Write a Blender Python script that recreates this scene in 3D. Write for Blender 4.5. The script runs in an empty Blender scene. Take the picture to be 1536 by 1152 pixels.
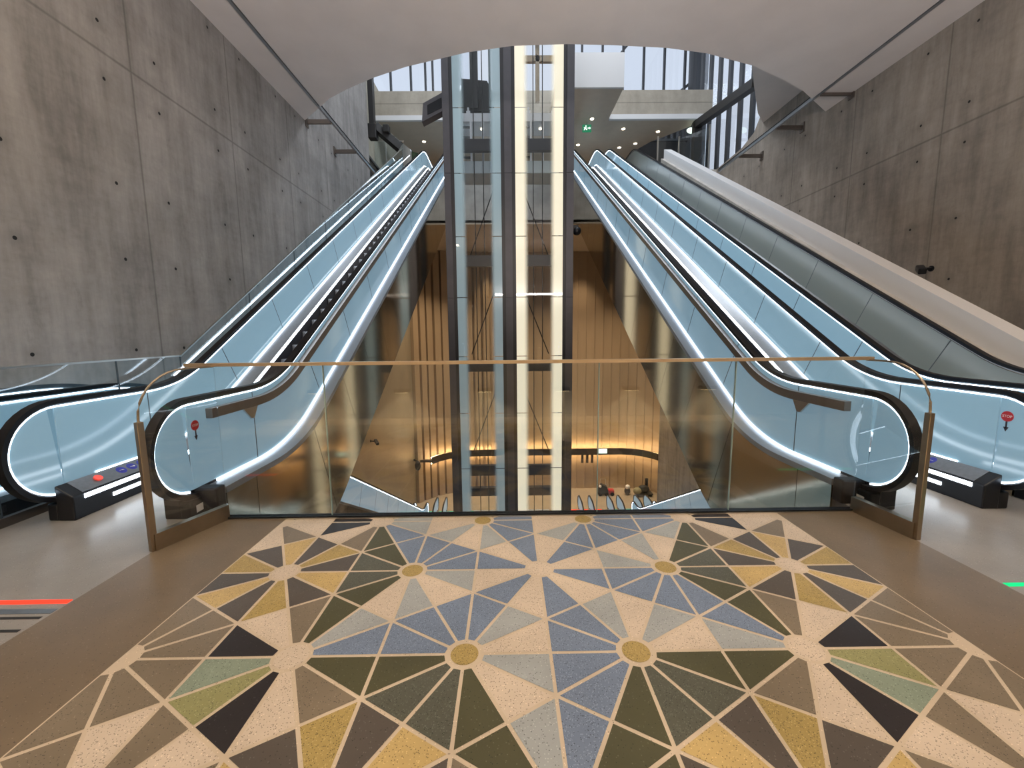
import bpy, bmesh, math, random
from mathutils import Vector, Matrix
random.seed(7)
S = bpy.context.scene
COL = S.collection
R = math.radians

# ------------------------------------------------------------------ helpers
def lin(c):
    return tuple(((x/255)/12.92 if x/255 <= .04045 else ((x/255+.055)/1.055)**2.4) for x in c)

class MB:
    """collects faces, then links them as one mesh object"""
    def __init__(s): s.v=[]; s.f=[]; s.mi=[]; s.cur=0
    def face(s, pts):
        n=len(s.v); s.v+= [tuple(p) for p in pts]; s.f.append(list(range(n,n+len(pts)))); s.mi.append(s.cur)
    def box(s, a, b):
        x0,y0,z0=[min(p,q) for p,q in zip(a,b)]; x1,y1,z1=[max(p,q) for p,q in zip(a,b)]
        s.hexa([(x0,y0,z0),(x1,y0,z0),(x1,y1,z0),(x0,y1,z0),(x0,y0,z1),(x1,y0,z1),(x1,y1,z1),(x0,y1,z1)])
    def hexa(s, p):
        n=len(s.v); s.v+=[tuple(q) for q in p]
        for f in ((3,2,1,0),(4,5,6,7),(0,1,5,4),(1,2,6,5),(2,3,7,6),(3,0,4,7)):
            s.f.append([n+i for i in f]); s.mi.append(s.cur)
    def prism(s, poly, d):
        """poly: 3-D points, extruded by vector d"""
        n=len(s.v); k=len(poly); d=Vector(d)
        s.v+=[tuple(p) for p in poly]+[tuple(Vector(p)+d) for p in poly]
        s.f.append(list(range(n+k-1,n-1,-1))); s.f.append(list(range(n+k,n+2*k))); s.mi+=[s.cur]*2
        for i in range(k):
            j=(i+1)%k; s.f.append([n+i,n+j,n+k+j,n+k+i]); s.mi.append(s.cur)
    def bar(s, a, b, w, h=None):
        h=h or w; a=Vector(a); b=Vector(b); d=(b-a).normalized()
        up=Vector((0,0,1)) if abs(d.z)<.95 else Vector((0,1,0))
        r=d.cross(up).normalized()*w/2; u=r.cross(d).normalized()*h/2
        s.hexa([a-r-u,a+r-u,b+r-u,b-r-u,a-r+u,a+r+u,b+r+u,b-r+u])
    def tube(s, a, b, r, n=8, r2=None):
        r2=r if r2 is None else r2
        a=Vector(a); b=Vector(b); d=(b-a).normalized()
        up=Vector((0,0,1)) if abs(d.z)<.95 else Vector((0,1,0))
        x=d.cross(up).normalized(); y=x.cross(d)
        m=len(s.v)
        for c,q in((a,r),(b,r2)):
            s.v+=[tuple(c+(x*math.cos(t)+y*math.sin(t))*q) for t in[2*math.pi*i/n for i in range(n)]]
        for i in range(n):
            j=(i+1)%n; s.f.append([m+i,m+j,m+n+j,m+n+i]); s.mi.append(s.cur)
        s.f.append([m+i for i in range(n)][::-1]); s.f.append([m+n+i for i in range(n)]); s.mi+=[s.cur]*2
    def path(s, pts, r, n=8):
        """round tube through points, mitred"""
        pts=[Vector(p) for p in pts]; m=len(s.v)
        for k,p in enumerate(pts):
            d=(pts[min(k+1,len(pts)-1)]-pts[max(k-1,0)]).normalized()
            up=Vector((0,0,1)) if abs(d.z)<.98 else Vector((0,1,0))
            x=d.cross(up).normalized(); y=x.cross(d)
            s.v+=[tuple(p+(x*math.cos(t)+y*math.sin(t))*r) for t in[2*math.pi*i/n for i in range(n)]]
        for k in range(len(pts)-1):
            for i in range(n):
                j=(i+1)%n; a=m+k*n
                s.f.append([a+i,a+j,a+n+j,a+n+i]); s.mi.append(s.cur)
        s.f.append([m+i for i in range(n)][::-1]); s.f.append([m+(len(pts)-1)*n+i for i in range(n)]); s.mi+=[s.cur]*2
    def strip(s, A, B, C, D):
        """solid ribbon along a path: four corner lists (A,B one end of section, C,D the other)"""
        n=len(s.v); k=len(A)
        for a,b,c,d in zip(A,B,C,D): s.v+=[tuple(a),tuple(b),tuple(c),tuple(d)]
        for i in range(k-1):
            o=n+4*i
            for p,q in((0,1),(1,2),(2,3),(3,0)):
                s.f.append([o+p,o+q,o+4+q,o+4+p]); s.mi.append(s.cur)
        s.f.append([n+3,n+2,n+1,n]); o=n+4*(k-1); s.f.append([o,o+1,o+2,o+3]); s.mi+=[s.cur]*2
    def disc(s, c, nrm, r, t, n=20, ry=None):
        a=Vector(c); s.tube(a, a+Vector(nrm).normalized()*t, r, n)
    def sphere(s, c, r, n=12, m=8, sc=(1,1,1)):
        c=Vector(c); o=len(s.v)
        for i in range(m+1):
            th=math.pi*i/m
            for j in range(n):
                ph=2*math.pi*j/n
                s.v.append((c.x+r*sc[0]*math.sin(th)*math.cos(ph),c.y+r*sc[1]*math.sin(th)*math.sin(ph),c.z+r*sc[2]*math.cos(th)))
        for i in range(m):
            for j in range(n):
                k=(j+1)%n; s.f.append([o+i*n+j,o+(i+1)*n+j,o+(i+1)*n+k,o+i*n+k]); s.mi.append(s.cur)
    def build(s, name, mat, parent=None, smooth=False, bevel=0, fix=True):
        me=bpy.data.meshes.new(name); me.from_pydata(s.v,[],s.f)
        mats=mat if isinstance(mat,(list,tuple)) else [mat]
        for m in mats: me.materials.append(m)
        if len(mats)>1: me.polygons.foreach_set('material_index', s.mi)
        me.validate(); me.update()
        if fix:
            bm=bmesh.new(); bm.from_mesh(me); bmesh.ops.recalc_face_normals(bm,faces=bm.faces); bm.to_mesh(me); bm.free()
        o=bpy.data.objects.new(name,me); COL.objects.link(o)
        if parent is not None:
            o.parent=parent
            o.matrix_parent_inverse=Matrix.Translation(-parent.location)
        if smooth:
            for p in me.polygons: p.use_smooth=True
            try: me.set_sharp_from_angle(angle=R(40))
            except Exception: pass
        if bevel:
            b=o.modifiers.new('bevel','BEVEL'); b.width=bevel; b.segments=2; b.limit_method='ANGLE'
        return o

def thing(name, label, cat, loc, group=None):
    o=bpy.data.objects.new(name,None); COL.objects.link(o); o.location=loc
    o.empty_display_size=.2
    return tag(o,label,cat,group)
def tag(o,label,cat,group=None):
    o['label']=label; o['category']=cat
    if group: o['group']=group
    return o
def struct(o, label=None):
    o['kind']='structure'
    if label: o['label']=label
    return o
def bx(a,b):
    m=MB(); m.box(a,b); return m

# ------------------------------------------------------------------ materials
def newmat(name):
    m=bpy.data.materials.new(name); m.use_nodes=True
    nt=m.node_tree; nt.nodes.clear()
    out=nt.nodes.new('ShaderNodeOutputMaterial')
    return m,nt,out
def N(nt,t,**kw):
    n=nt.nodes.new(t)
    for k,v in kw.items():
        if k in n.inputs.keys(): n.inputs[k].default_value=v
        else: setattr(n,k,v)
    return n
def math_(nt,op,a,b=None,c=None,clamp=False):
    n=nt.nodes.new('ShaderNodeMath'); n.operation=op; n.use_clamp=clamp
    for i,x in enumerate((a,b,c)):
        if x is None: continue
        if isinstance(x,(int,float)): n.inputs[i].default_value=x
        else: nt.links.new(x,n.inputs[i])
    return n.outputs[0]
def mixc(nt,fac,a,b,mode='MIX'):
    n=nt.nodes.new('ShaderNodeMix'); n.data_type='RGBA'; n.blend_type=mode
    for i,x in ((0,fac),(6,a),(7,b)):
        if hasattr(x,'is_output') : nt.links.new(x,n.inputs[i])
        elif i==0: n.inputs[0].default_value=x
        else: n.inputs[i].default_value=(*x[:3],1)
    return n.outputs[2]
def coords(nt,scale=(1,1,1)):
    t=nt.nodes.new('ShaderNodeTexCoord'); mp=nt.nodes.new('ShaderNodeMapping'); mp.inputs['Scale'].default_value=scale
    nt.links.new(t.outputs['Object'],mp.inputs['Vector']); return mp.outputs[0]
def noise(nt,vec,scale,detail=4,rough=.55,lo=.3,hi=.7):
    n=N(nt,'ShaderNodeTexNoise',Scale=scale,Detail=detail,Roughness=rough); nt.links.new(vec,n.inputs['Vector'])
    r=nt.nodes.new('ShaderNodeMapRange'); r.inputs[1].default_value=lo; r.inputs[2].default_value=hi
    nt.links.new(n.outputs[0],r.inputs[0]); return r.outputs[0]
def principled(name,col,rough=.5,metal=0,spec=.5,var=0,vscale=3,emis=None,estr=0,coat=0,stretch=(1,1,1),bump=0):
    m,nt,out=newmat(name); p=nt.nodes.new('ShaderNodeBsdfPrincipled')
    p.inputs['Base Color'].default_value=(*col,1); p.inputs['Roughness'].default_value=rough
    p.inputs['Metallic'].default_value=metal; p.inputs['Specular IOR Level'].default_value=spec
    p.inputs['Coat Weight'].default_value=coat
    if var:
        v=coords(nt,stretch); f=noise(nt,v,vscale)
        c=mixc(nt,f,[x*(1-var) for x in col],[min(1,x*(1+var)) for x in col]); nt.links.new(c,p.inputs['Base Color'])
        if bump:
            b=N(nt,'ShaderNodeBump',Strength=bump,Distance=.01); nt.links.new(f,b.inputs['Height']); nt.links.new(b.outputs[0],p.inputs['Normal'])
    if emis:
        p.inputs['Emission Color'].default_value=(*emis,1); p.inputs['Emission Strength'].default_value=estr
    nt.links.new(p.outputs[0],out.inputs[0]); return m
def emit(name,col,st):
    m,nt,out=newmat(name); e=N(nt,'ShaderNodeEmission',Strength=st); e.inputs[0].default_value=(*col,1)
    nt.links.new(e.outputs[0],out.inputs[0]); return m
def thin_glass(name,tint=(1,1,1),refl=1.0,ior=1.45,rough=0.0):
    m,nt,out=newmat(name)
    t=nt.nodes.new('ShaderNodeBsdfTransparent'); t.inputs[0].default_value=(*tint,1)
    g=N(nt,'ShaderNodeBsdfGlossy',Roughness=rough); g.inputs[0].default_value=(refl,refl,refl,1)
    f=N(nt,'ShaderNodeFresnel',IOR=ior); mx=nt.nodes.new('ShaderNodeMixShader')
    # fresnel of the outside, whichever side is hit
    geo=nt.nodes.new('ShaderNodeNewGeometry')
    lw=N(nt,'ShaderNodeLayerWeight',Blend=.5)
    c=math_(nt,'POWER',lw.outputs['Facing'],4.0); c=math_(nt,'MULTIPLY_ADD',c,.9,.047,clamp=True)
    nt.links.new(c,mx.inputs[0]); nt.links.new(t.outputs[0],mx.inputs[1]); nt.links.new(g.outputs[0],mx.inputs[2])
    nt.links.new(mx.outputs[0],out.inputs[0]); return m
def terrazzo(name,col,chip_d=.35,chip_l=.15,rough=.28):
    """stone floor with dark and pale chips"""
    m,nt,out=newmat(name); p=nt.nodes.new('ShaderNodeBsdfPrincipled'); v=coords(nt)
    big=noise(nt,v,2.2,4); c=mixc(nt,big,[x*.86 for x in col],[min(1,x*1.12) for x in col])
    vo=N(nt,'ShaderNodeTexVoronoi',Scale=170.0); nt.links.new(v,vo.inputs['Vector'])
    sep=nt.nodes.new('ShaderNodeSeparateColor'); nt.links.new(vo.outputs['Color'],sep.inputs[0])
    near=math_(nt,'LESS_THAN',vo.outputs['Distance'],.42)
    d=math_(nt,'MULTIPLY',math_(nt,'LESS_THAN',sep.outputs[0],chip_d*.45),near)
    l=math_(nt,'MULTIPLY',math_(nt,'GREATER_THAN',sep.outputs[1],1-chip_l*.9),near)
    c=mixc(nt,math_(nt,'MULTIPLY',d,.75),c,[x*.18 for x in col]); c=mixc(nt,math_(nt,'MULTIPLY',l,.5),c,[min(1,x*1.7+.06) for x in col])
    nt.links.new(c,p.inputs['Base Color']); p.inputs['Roughness'].default_value=rough; p.inputs['Specular IOR Level'].default_value=.35
    nt.links.new(p.outputs[0],out.inputs[0]); return m
def concrete(name,col,y0,step,zj,rows,mottle=1.0):
    """board of cast concrete: panel joints, tie holes and vertical staining"""
    m,nt,out=newmat(name); p=nt.nodes.new('ShaderNodeBsdfPrincipled')
    t=nt.nodes.new('ShaderNodeTexCoord'); sx=nt.nodes.new('ShaderNodeSeparateXYZ'); nt.links.new(t.outputs['Object'],sx.inputs[0])
    Y,Z=sx.outputs[1],sx.outputs[2]
    big=noise(nt,coords(nt,(1,1,.55)),.75,5,.6,.28,.72)
    ver=noise(nt,coords(nt,(1,2.6,.35)),1.7,5,.65,.3,.7)
    hor=noise(nt,coords(nt,(1,.8,3.2)),1.1,6,.7,.35,.75)
    fine=noise(nt,coords(nt),14,3,.6)
    f=math_(nt,'ADD',math_(nt,'MULTIPLY',big,.4),math_(nt,'MULTIPLY',ver,.35)); f=math_(nt,'ADD',f,math_(nt,'MULTIPLY',hor,.17)); f=math_(nt,'ADD',f,math_(nt,'MULTIPLY',fine,.08))
    c=mixc(nt,f,[x*(1-.66*mottle) for x in col],[min(1,x*(1+.5*mottle)) for x in col])
    blot=noise(nt,coords(nt,(1,1.3,.7)),2.9,6,.75,.6,.8); c=mixc(nt,math_(nt,'MULTIPLY',blot,.7*mottle),c,[x*.5 for x in col])
    wob=math_(nt,'MULTIPLY',noise(nt,coords(nt),3,2,.5,0,1),.012)
    yy=math_(nt,'DIVIDE',math_(nt,'SUBTRACT',Y,y0),step)
    d=math_(nt,'MULTIPLY',math_(nt,'ABSOLUTE',math_(nt,'SUBTRACT',math_(nt,'FRACT',math_(nt,'ADD',yy,.5)),.5)),step)
    d2=math_(nt,'ADD',d,wob)
    jv=math_(nt,'SUBTRACT',1.0,math_(nt,'DIVIDE',d2,.03),clamp=True)
    dz=math_(nt,'ADD',math_(nt,'ABSOLUTE',math_(nt,'SUBTRACT',Z,zj)),wob)
    jh=math_(nt,'SUBTRACT',1.0,math_(nt,'DIVIDE',dz,.035),clamp=True)
    j=math_(nt,'MAXIMUM',jv,jh)
    zm=None
    for r in rows:
        q=math_(nt,'ABSOLUTE',math_(nt,'SUBTRACT',Z,r)); zm=q if zm is None else math_(nt,'MINIMUM',zm,q)
    hd=math_(nt,'ABSOLUTE',math_(nt,'SUBTRACT',d,.47))
    rr=math_(nt,'SQRT',math_(nt,'ADD',math_(nt,'MULTIPLY',hd,hd),math_(nt,'MULTIPLY',zm,zm)))
    hole=math_(nt,'LESS_THAN',rr,.024)
    halo=math_(nt,'MULTIPLY',math_(nt,'SUBTRACT',1.0,math_(nt,'DIVIDE',rr,.16),clamp=True),.45)
    c=mixc(nt,halo,c,[x*.45 for x in col]); c=mixc(nt,math_(nt,'MULTIPLY',j,.8),c,[x*.3 for x in col]); c=mixc(nt,hole,c,(.008,.008,.008))
    nt.links.new(c,p.inputs['Base Color']); p.inputs['Roughness'].default_value=.62; p.inputs['Specular IOR Level'].default_value=.3
    b=N(nt,'ShaderNodeBump',Strength=.35,Distance=.01); nt.links.new(f,b.inputs['Height']); nt.links.new(b.outputs[0],p.inputs['Normal'])
    nt.links.new(p.outputs[0],out.inputs[0]); return m
def frit(name,col,st,x0,x1):
    """frosted lit glass: printed dots fade from solid at x0 to clear at x1"""
    m,nt,out=newmat(name)
    t=nt.nodes.new('ShaderNodeTexCoord'); sx=nt.nodes.new('ShaderNodeSeparateXYZ'); nt.links.new(t.outputs['Object'],sx.inputs[0])
    r=nt.nodes.new('ShaderNodeMapRange'); r.interpolation_type='SMOOTHSTEP'
    r.inputs[1].default_value=x0+(x1-x0)*.55; r.inputs[2].default_value=x1; r.inputs[3].default_value=.93; r.inputs[4].default_value=0
    nt.links.new(sx.outputs[0],r.inputs[0])
    p=nt.nodes.new('ShaderNodeBsdfPrincipled'); p.inputs['Base Color'].default_value=(*[min(1,c*.6) for c in col],1); p.inputs['Roughness'].default_value=.15
    p.inputs['Emission Color'].default_value=(*col,1); p.inputs['Emission Strength'].default_value=st
    tr=nt.nodes.new('ShaderNodeBsdfTransparent'); mx=nt.nodes.new('ShaderNodeMixShader')
    nt.links.new(r.outputs[0],mx.inputs[0]); nt.links.new(tr.outputs[0],mx.inputs[1]); nt.links.new(p.outputs[0],mx.inputs[2]); nt.links.new(mx.outputs[0],out.inputs[0])
    return m

ZC=7.64; XL=-5.7; XR=8.9
M=dict(
 conL=concrete('concrete left',(.30,.282,.272),6.89,2.34,5.6,(3.83,5.24,6.0,7.47,2.75,1.4)),
 conR=concrete('concrete right',(.275,.241,.208),8.95,2.29,5.55,(3.78,5.2,5.93,7.35,2.6,1.2)),
 conB=concrete('concrete beam',(.36,.325,.27),0,50,12.15,(30,),.6),
 conP=principled('pale concrete',(.42,.40,.37),.6,var=.18,vscale=2),
 white=principled('white plaster',(.66,.60,.575),.55,var=.04,vscale=1.2),
 white2=principled('white paint',(.62,.62,.63),.5),
 slotdark=principled('dark gap',(.015,.015,.017),.8),
 beige=principled('beige ceiling',(.50,.42,.33),.6,var=.04),
 led=emit('cool led',(.72,.85,1.0),7.5),
 ledskirt=emit('cool led skirt',(.80,.90,1.0),9.0),
 ledwarm=emit('warm led',(1.0,.70,.36),38.0),
 rubber=principled('black rubber',(.007,.007,.009),.42,spec=.15),
 black=principled('black plastic',(.010,.011,.014),.4,spec=.25),
 alu=principled('brushed aluminium',(.40,.42,.45),.45,metal=1.0,var=.06,vscale=8),
 deck=principled('grey deck cover',(.20,.22,.25),.42,metal=.35),
 alu_dark=principled('grey deck',(.22,.225,.235),.35,metal=.8,var=.08,vscale=30),
 steel=principled('stainless steel',(.58,.56,.52),.28,metal=1.0),
 lglass=principled('lit milky glass',(.11,.18,.205),.10,spec=.6,emis=(.38,.61,.80),estr=.36),
 nglass=principled('unlit grey glass',(.19,.215,.20),.22,spec=.6),
 gasket=principled('grey gasket',(.05,.065,.075),.5),
 step=principled('step metal',(.18,.18,.19),.38,metal=.7,var=.3,vscale=60,stretch=(8,.2,.2)),
 skirt=principled('skirt panel',(.02,.02,.024),.3,metal=.3),
 bronze=principled('polished bronze panel',(.50,.44,.335),.09,metal=1.0,var=.06,vscale=1.2,stretch=(1,.6,.3)),
 bronze2=principled('bronze bar',(.36,.29,.21),.33,metal=1.0,var=.06,vscale=9),
 brass=principled('pale brass rail',(.72,.55,.37),.35,metal=.85),
 guard=principled('handrail guard profile',(.21,.18,.16),.35,metal=.85),
 glass=thin_glass('clear glass',(.975,.985,.98),1.0),
 glassb=thin_glass('barrier glass',(.90,.94,.95),1.0),
 lpane=thin_glass('shaft glass',(.97,.98,.985),.35),
 pane=thin_glass('window pane',(.96,.98,1.0),.8),
 edge=principled('glass edge',(.30,.42,.40),.1,spec=.8),
 liftdark=principled('dark lift steel',(.022,.020,.022),.42),
 liftface=principled('lift column face',(.085,.080,.088),.45,metal=.3,var=.1,vscale=2),
 liftwhite=principled('white lift frame',(.62,.65,.70),.4),
 liftblue=principled('pale lift apron',(.42,.50,.56),.4),
 woodwall=principled('warm fluted cladding',(.35,.245,.15),.45,var=.06,vscale=1.5,stretch=(1,1,.2)),
 sidewall=principled('bronze hall lining',(.36,.30,.21),.38,metal=.35,var=.07,vscale=.8),
 lowfloor=principled('lower hall floor',(.33,.265,.19),.35,var=.07,vscale=2),
 darkrail=principled('dark lamp housing',(.035,.024,.018),.45),
 bsteel=principled('black steel',(.012,.011,.011),.5),
 mull=principled('dark mullion',(.04,.043,.05),.5),
 nightwall=principled('dark rear wall',(.018,.016,.015),.4),
 olive=principled('olive side wall',(.33,.31,.25),.6,var=.1),  # the wall's own olive tone
 spot=emit('spot lamp',(1.0,.84,.62),9.0),
 exitg=emit('exit sign green',(.03,.22,.11),1.0),
 exitw=emit('exit sign white',(.8,1.0,.85),1.6),
 redled=emit('red floor light',(1.0,.05,.025),1.9),
 grnled=emit('green floor light',(.02,.85,.28),1.15),
 grn2=emit('mint floor light',(.12,.75,.45),.8),
 signred=principled('sign red',(.42,.008,.014),.4),
 signwhite=principled('sign white',(.75,.72,.70),.4),
 signblack=principled('sign black',(.02,.005,.008),.4),
 btn=principled('red button',(.75,.06,.045),.3,emis=(1,.08,.05),estr=.55),
 blue=principled('blue decal',(.025,.03,.30),.35),
 foot=emit('foot lamp',(1.0,.78,.42),6.0),
 joint=terrazzo('cream joint',(.53,.43,.315),.05,.05),
)
fl={'C':(.56,.46,.355),'D':(.024,.020,.020),'K':(.082,.068,.056),'B':(.178,.142,.098),'G':(.34,.245,.085),'Y':(.47,.335,.135),
    'O':(.070,.066,.033),'S':(.082,.082,.060),'L':(.15,.19,.265),'P':(.31,.325,.32),'T':(.21,.25,.19),'N':(.245,.235,.105)}
chips={'C':(.5,.06),'D':(.1,.03),'K':(.1,.05),'B':(.22,.04),'G':(.7,.28),'Y':(.45,.12),'O':(.1,.05),'S':(.4,.28),'L':(.4,.30),'P':(.22,.1),'T':(.28,.15),'N':(.4,.2)}
FM={k:terrazzo('terrazzo '+k,fl[k],*chips[k]) for k in fl}
M['brownfloor']=terrazzo('brown stone floor',(.150,.112,.072),.10,.03,.33)
M['greyfloor']=terrazzo('grey stone floor',(.25,.228,.205),.06,.03,.30)

# ------------------------------------------------------------------ camera
f_px=621.62; yaw,pitch,roll=.0079,-.1222,-.0096
fw=Vector((math.sin(yaw)*math.cos(pitch),math.cos(yaw)*math.cos(pitch),math.sin(pitch)))
rt=Vector((math.cos(yaw),-math.sin(yaw),0)); up=rt.cross(fw)
r2=rt*math.cos(roll)+up*math.sin(roll); u2=-rt*math.sin(roll)+up*math.cos(roll)
cam=bpy.data.cameras.new('camera'); co=bpy.data.objects.new('camera',cam); COL.objects.link(co)
mt=Matrix((r2,u2,-fw)).transposed().to_4x4(); mt.translation=(0,0,1.6); co.matrix_world=mt
cam.sensor_width=36; cam.lens=f_px/1536*36; cam.clip_start=.02; cam.clip_end=400
S.camera=co

# ------------------------------------------------------------------ floor and mosaic
SG=.8645; AG=SG*.8660254; GX,GY=.1956,2.6534
EDGE=3.56
MX0,MX1=GX-2.5*SG,GX+2.5*SG
fb=MB(); fmats=[M['greyfloor'],M['brownfloor'],M['joint']]+[FM[k] for k in fl]; fidx={k:3+i for i,k in enumerate(fl)}  # pale strip by the rear wall, added to brighten the guard reflection, uses C
def slab(m,x0,x1,y0,y1,z1=0,t=.4): m.box((x0,y0,z1-t),(x1,y1,z1))
fb.cur=0
slab(fb,XL,-2.68,-.80,5.35); slab(fb,3.1,XR,-.80,5.35)
fb.cur=1
slab(fb,-2.68,MX0,-.80,EDGE); slab(fb,MX1,3.1,-.80,EDGE)
fb.cur=2
slab(fb,MX0,MX1,-.80,EDGE)
fb.cur=fidx['C']; fb.box((-4.6,-.795,.0015),(5.0,-.25,.0026))
ROWS={10:'CDPCLCLLDC',8:'CDPCLCLLDC',6:'BCLPLPLPCB',5:'CBOCPLLOBC',3:'YKLLLCPCKY',2:'KGOLCLCOGK',1:'GKSLLCPSKG',
 -1:'KYSPCLLSYK',-2:'YKOCLCLOKY',-3:'KGCPCLLLGK',-5:'BBOLLPCOBB',-6:'BCPLPLPLCB',-8:'BDLLCLCPDB',-10:'BTOOPLOONB',
 -12:'BNBSCLSBTB',-13:'BDCSOOSCDB',-14:'CBGKPLKGBC',-16:'BCKYOOYKCB',-17:'GBYKBOKYBG'}
tris=[]
for j in range(-6,2):
    of=.5*(j%2)
    for i in range(-5,5):
        a=(i+of,j); b=(i+1+of,j)
        tris.append((a,b,(i+.5+of,j+1))); tris.append((a,b,(i+.5+of,j-1)))
bucket={}
for t in tris:
    C=(sum(p[0] for p in t)/3,sum(p[1] for p in t)/3)
    for k in range(3):
        for m in(1,2):
            V=t[k]; W=t[(k+m)%3]; Mi=((V[0]+W[0])/2,(V[1]+W[1])/2)
            c=((V[0]+Mi[0]+C[0])/3,(V[1]+Mi[1]+C[1])/3)
            if abs(c[0])>2.5: continue
            bucket.setdefault(round(c[1]*9),[]).append((c,V,Mi,C))
def inset(P,d):
    """inset a triangle by distance d"""
    c=[Vector((p[0],p[1])) for p in P]; ar=(c[1]-c[0]).cross(c[2]-c[0])
    if ar<0: c=[c[0],c[2],c[1]]
    a=(c[1]-c[2]).length; b=(c[0]-c[2]).length; e=(c[0]-c[1]).length
    I=(c[0]*a+c[1]*b+c[2]*e)/(a+b+e); r=abs(ar)/(a+b+e)
    return [I+(p-I)*(1-d/r) for p in c]
def W2(p): return (GX+p[0]*SG,GY+p[1]*AG)
def clipY(poly,y):
    o=[]
    for i in range(len(poly)):
        p,q=poly[i],poly[(i+1)%len(poly)]
        if p.y<=y: o.append(p)
        if (p.y<=y)!=(q.y<=y): t=(y-p.y)/(q.y-p.y); o.append(p+(q-p)*t)
    return o
def pull(poly,centers,r):
    """cut the sharp tip of a wedge back to the rim of its disc"""
    o=[]
    n=len(poly)
    for i in range(n):
        p=poly[i]; hit=None
        for c in centers:
            if (p-c).length<r: hit=c
        if hit is None: o.append(p); continue
        for q in (poly[i-1],poly[(i+1)%n]):
            d=(q-p); L=d.length; d=d/L
            t=0
            while t<L and (p+d*t-hit).length<r: t+=.004
            o.append(p+d*t)
    return o
for r,items in bucket.items():
    items.sort(key=lambda q:q[0][0])
    s=ROWS.get(r)
    for n,(c,V,Mi,C) in enumerate(items):
        P=[W2(V),W2(Mi),W2(C)]
        k=s[n] if s and n<len(s) and len(s)==len(items) else 'BKYCGO'[(n*3+r)%6]
        poly=inset(P,.0085); poly=pull(poly,[Vector(W2(V))],.098)
        poly=clipY(poly,3.47)
        if len(poly)<3 or min(p.y for p in poly)<-.75: continue
        fb.cur=fidx[k]; fb.face([(p.x,p.y,.0012) for p in poly])
gold={(-1,0),(1,0),(-.5,-1),(.5,-1),(-.5,1),(.5,1)}
for j in range(-3,2):
    for i in range(-3,4):
        c=(i+.5*(j%2),j)
        if abs(c[0])>2.0: continue
        x,y=W2(c)
        if y>3.46: continue
        fb.cur=fidx['G'] if c in gold else fidx['C']
        rr=.070 if c in gold else .080
        pts=[Vector((x+rr*math.cos(t),y+rr*math.sin(t))) for t in[2*math.pi*q/28 for q in range(28)]]
        pts=clipY(pts,3.47)
        fb.face([(p.x,p.y,.0016) for p in pts])
floor=fb.build('floor',fmats,fix=False); struct(floor,'stone floor with star mosaic of coloured terrazzo')

# ------------------------------------------------------------------ room shell
def plate(name,poly,z0,z1,mat):
    m=MB(); m.prism([(x,y,z0) for x,y in poly],(0,0,z1-z0)); return struct(m.build(name,mat))
# left wall
m=MB(); m.prism([(XL,-.80,0),(XL,5.35,0),(XL,5.35,-.6),(XL,18.3,-.6),(XL,18.3,13.2),(XL,-.80,13.2)],(-.35,0,0)); struct(m.build('wall_left',M['conL']))
# right wall, its far edge cut by the oval
cut=[(XR,15.3,20),(XR,15.62,9.95),(XR,15.36,9.15),(XR,15.8,8.66),(XR,16.55,8.46),(XR,18.5,8.4)]
m=MB(); m.prism([(XR,-.80,0),(XR,5.35,0),(XR,5.35,-10),(XR,24,-10),(XR,24,8.3)]+cut[::-1]+[(XR,-.80,20)],(.35,0,0)); struct(m.build('wall_right',M['conR']))
m=bx((XL-.35,-1.15,-.4),(XR+.35,-.80,ZC+1)); struct(m.build('wall_back',M['conP']))
# ceiling with the near half of the oval opening
edge=[(-5.7,12.62),(-5.12,12.08),(-4.54,11.53),(-3.94,11.13),(-3.14,10.67),(-2.25,10.26),(-1.44,9.99),(-.84,9.79),(.14,9.59),(1.3,9.54),(2.29,9.58),(3.46,9.67),(4.41,9.85),(5.65,10.27),(6.7,10.8),(7.58,11.31),(8.9,12.3)]
RX0,RX1=-4.99,8.1
def interp(x):
    for (a,b),(c,d) in zip(edge,edge[1:]):
        if a<=x<=c: return b+(d-b)*(x-a)/(c-a)
def ceilpart(x0,x1):
    e=[(x0,interp(x0))]+[p for p in edge if x0<p[0]<x1]+[(x1,interp(x1))]
    return [(x1,-.80),(x0,-.80)]+e
cm=MB()
for a,b in((XL,RX0-.045),(RX0+.045,RX1-.045),(RX1+.045,XR)):
    cm.prism([(x,y,ZC) for x,y in ceilpart(a,b)],(0,0,.5))
for x in(RX0,RX1):
    cm.prism([(p,q,ZC+.1) for p,q in((x+.045,-.80),(x-.045,-.80),(x-.045,interp(x-.045)),(x+.045,interp(x+.045)))],(0,0,.4))
ceil=struct(cm.build('ceiling',M['white']))
plate('ceiling_upper',[(9.2,15.6),(8.34,14.63),(7.32,13.12),(6.68,12.14),(5.6,11.0),(4.4,10.3),(4.4,8.5),(9.2,8.5)],8.74,9.3,M['white'])
# rails along both walls
for x,xw,y1,br,lab in((RX0,XL,17.9,(12.7,14.65),'thin metal rail on brackets along the left concrete wall'),(RX1,XR,16.6,(11.4,13.2,15.2),'thin metal rail on brackets along the right concrete wall')):
    t=thing('wall_rail',lab,'rail',(x,0,ZC))
    bx((x-.03,-.3,ZC-.02),(x+.03,y1,ZC+.07)).build('rail',M['alu'],t)
    bx((x-.045,-.3,ZC+.07),(x+.045,y1,ZC+.085)).build('rail_channel',M['slotdark'],t)
    for y in br:
        m=MB(); sg=1 if xw>x else -1
        m.box((x,y-.035,ZC-.06),(xw-sg*.03,y+.035,ZC+.05)); m.box((xw-sg*.03,y-.09,ZC-.14),(xw-sg*.001,y+.09,ZC+.13))
        m.build('bracket',M['guard'],t)

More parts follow.
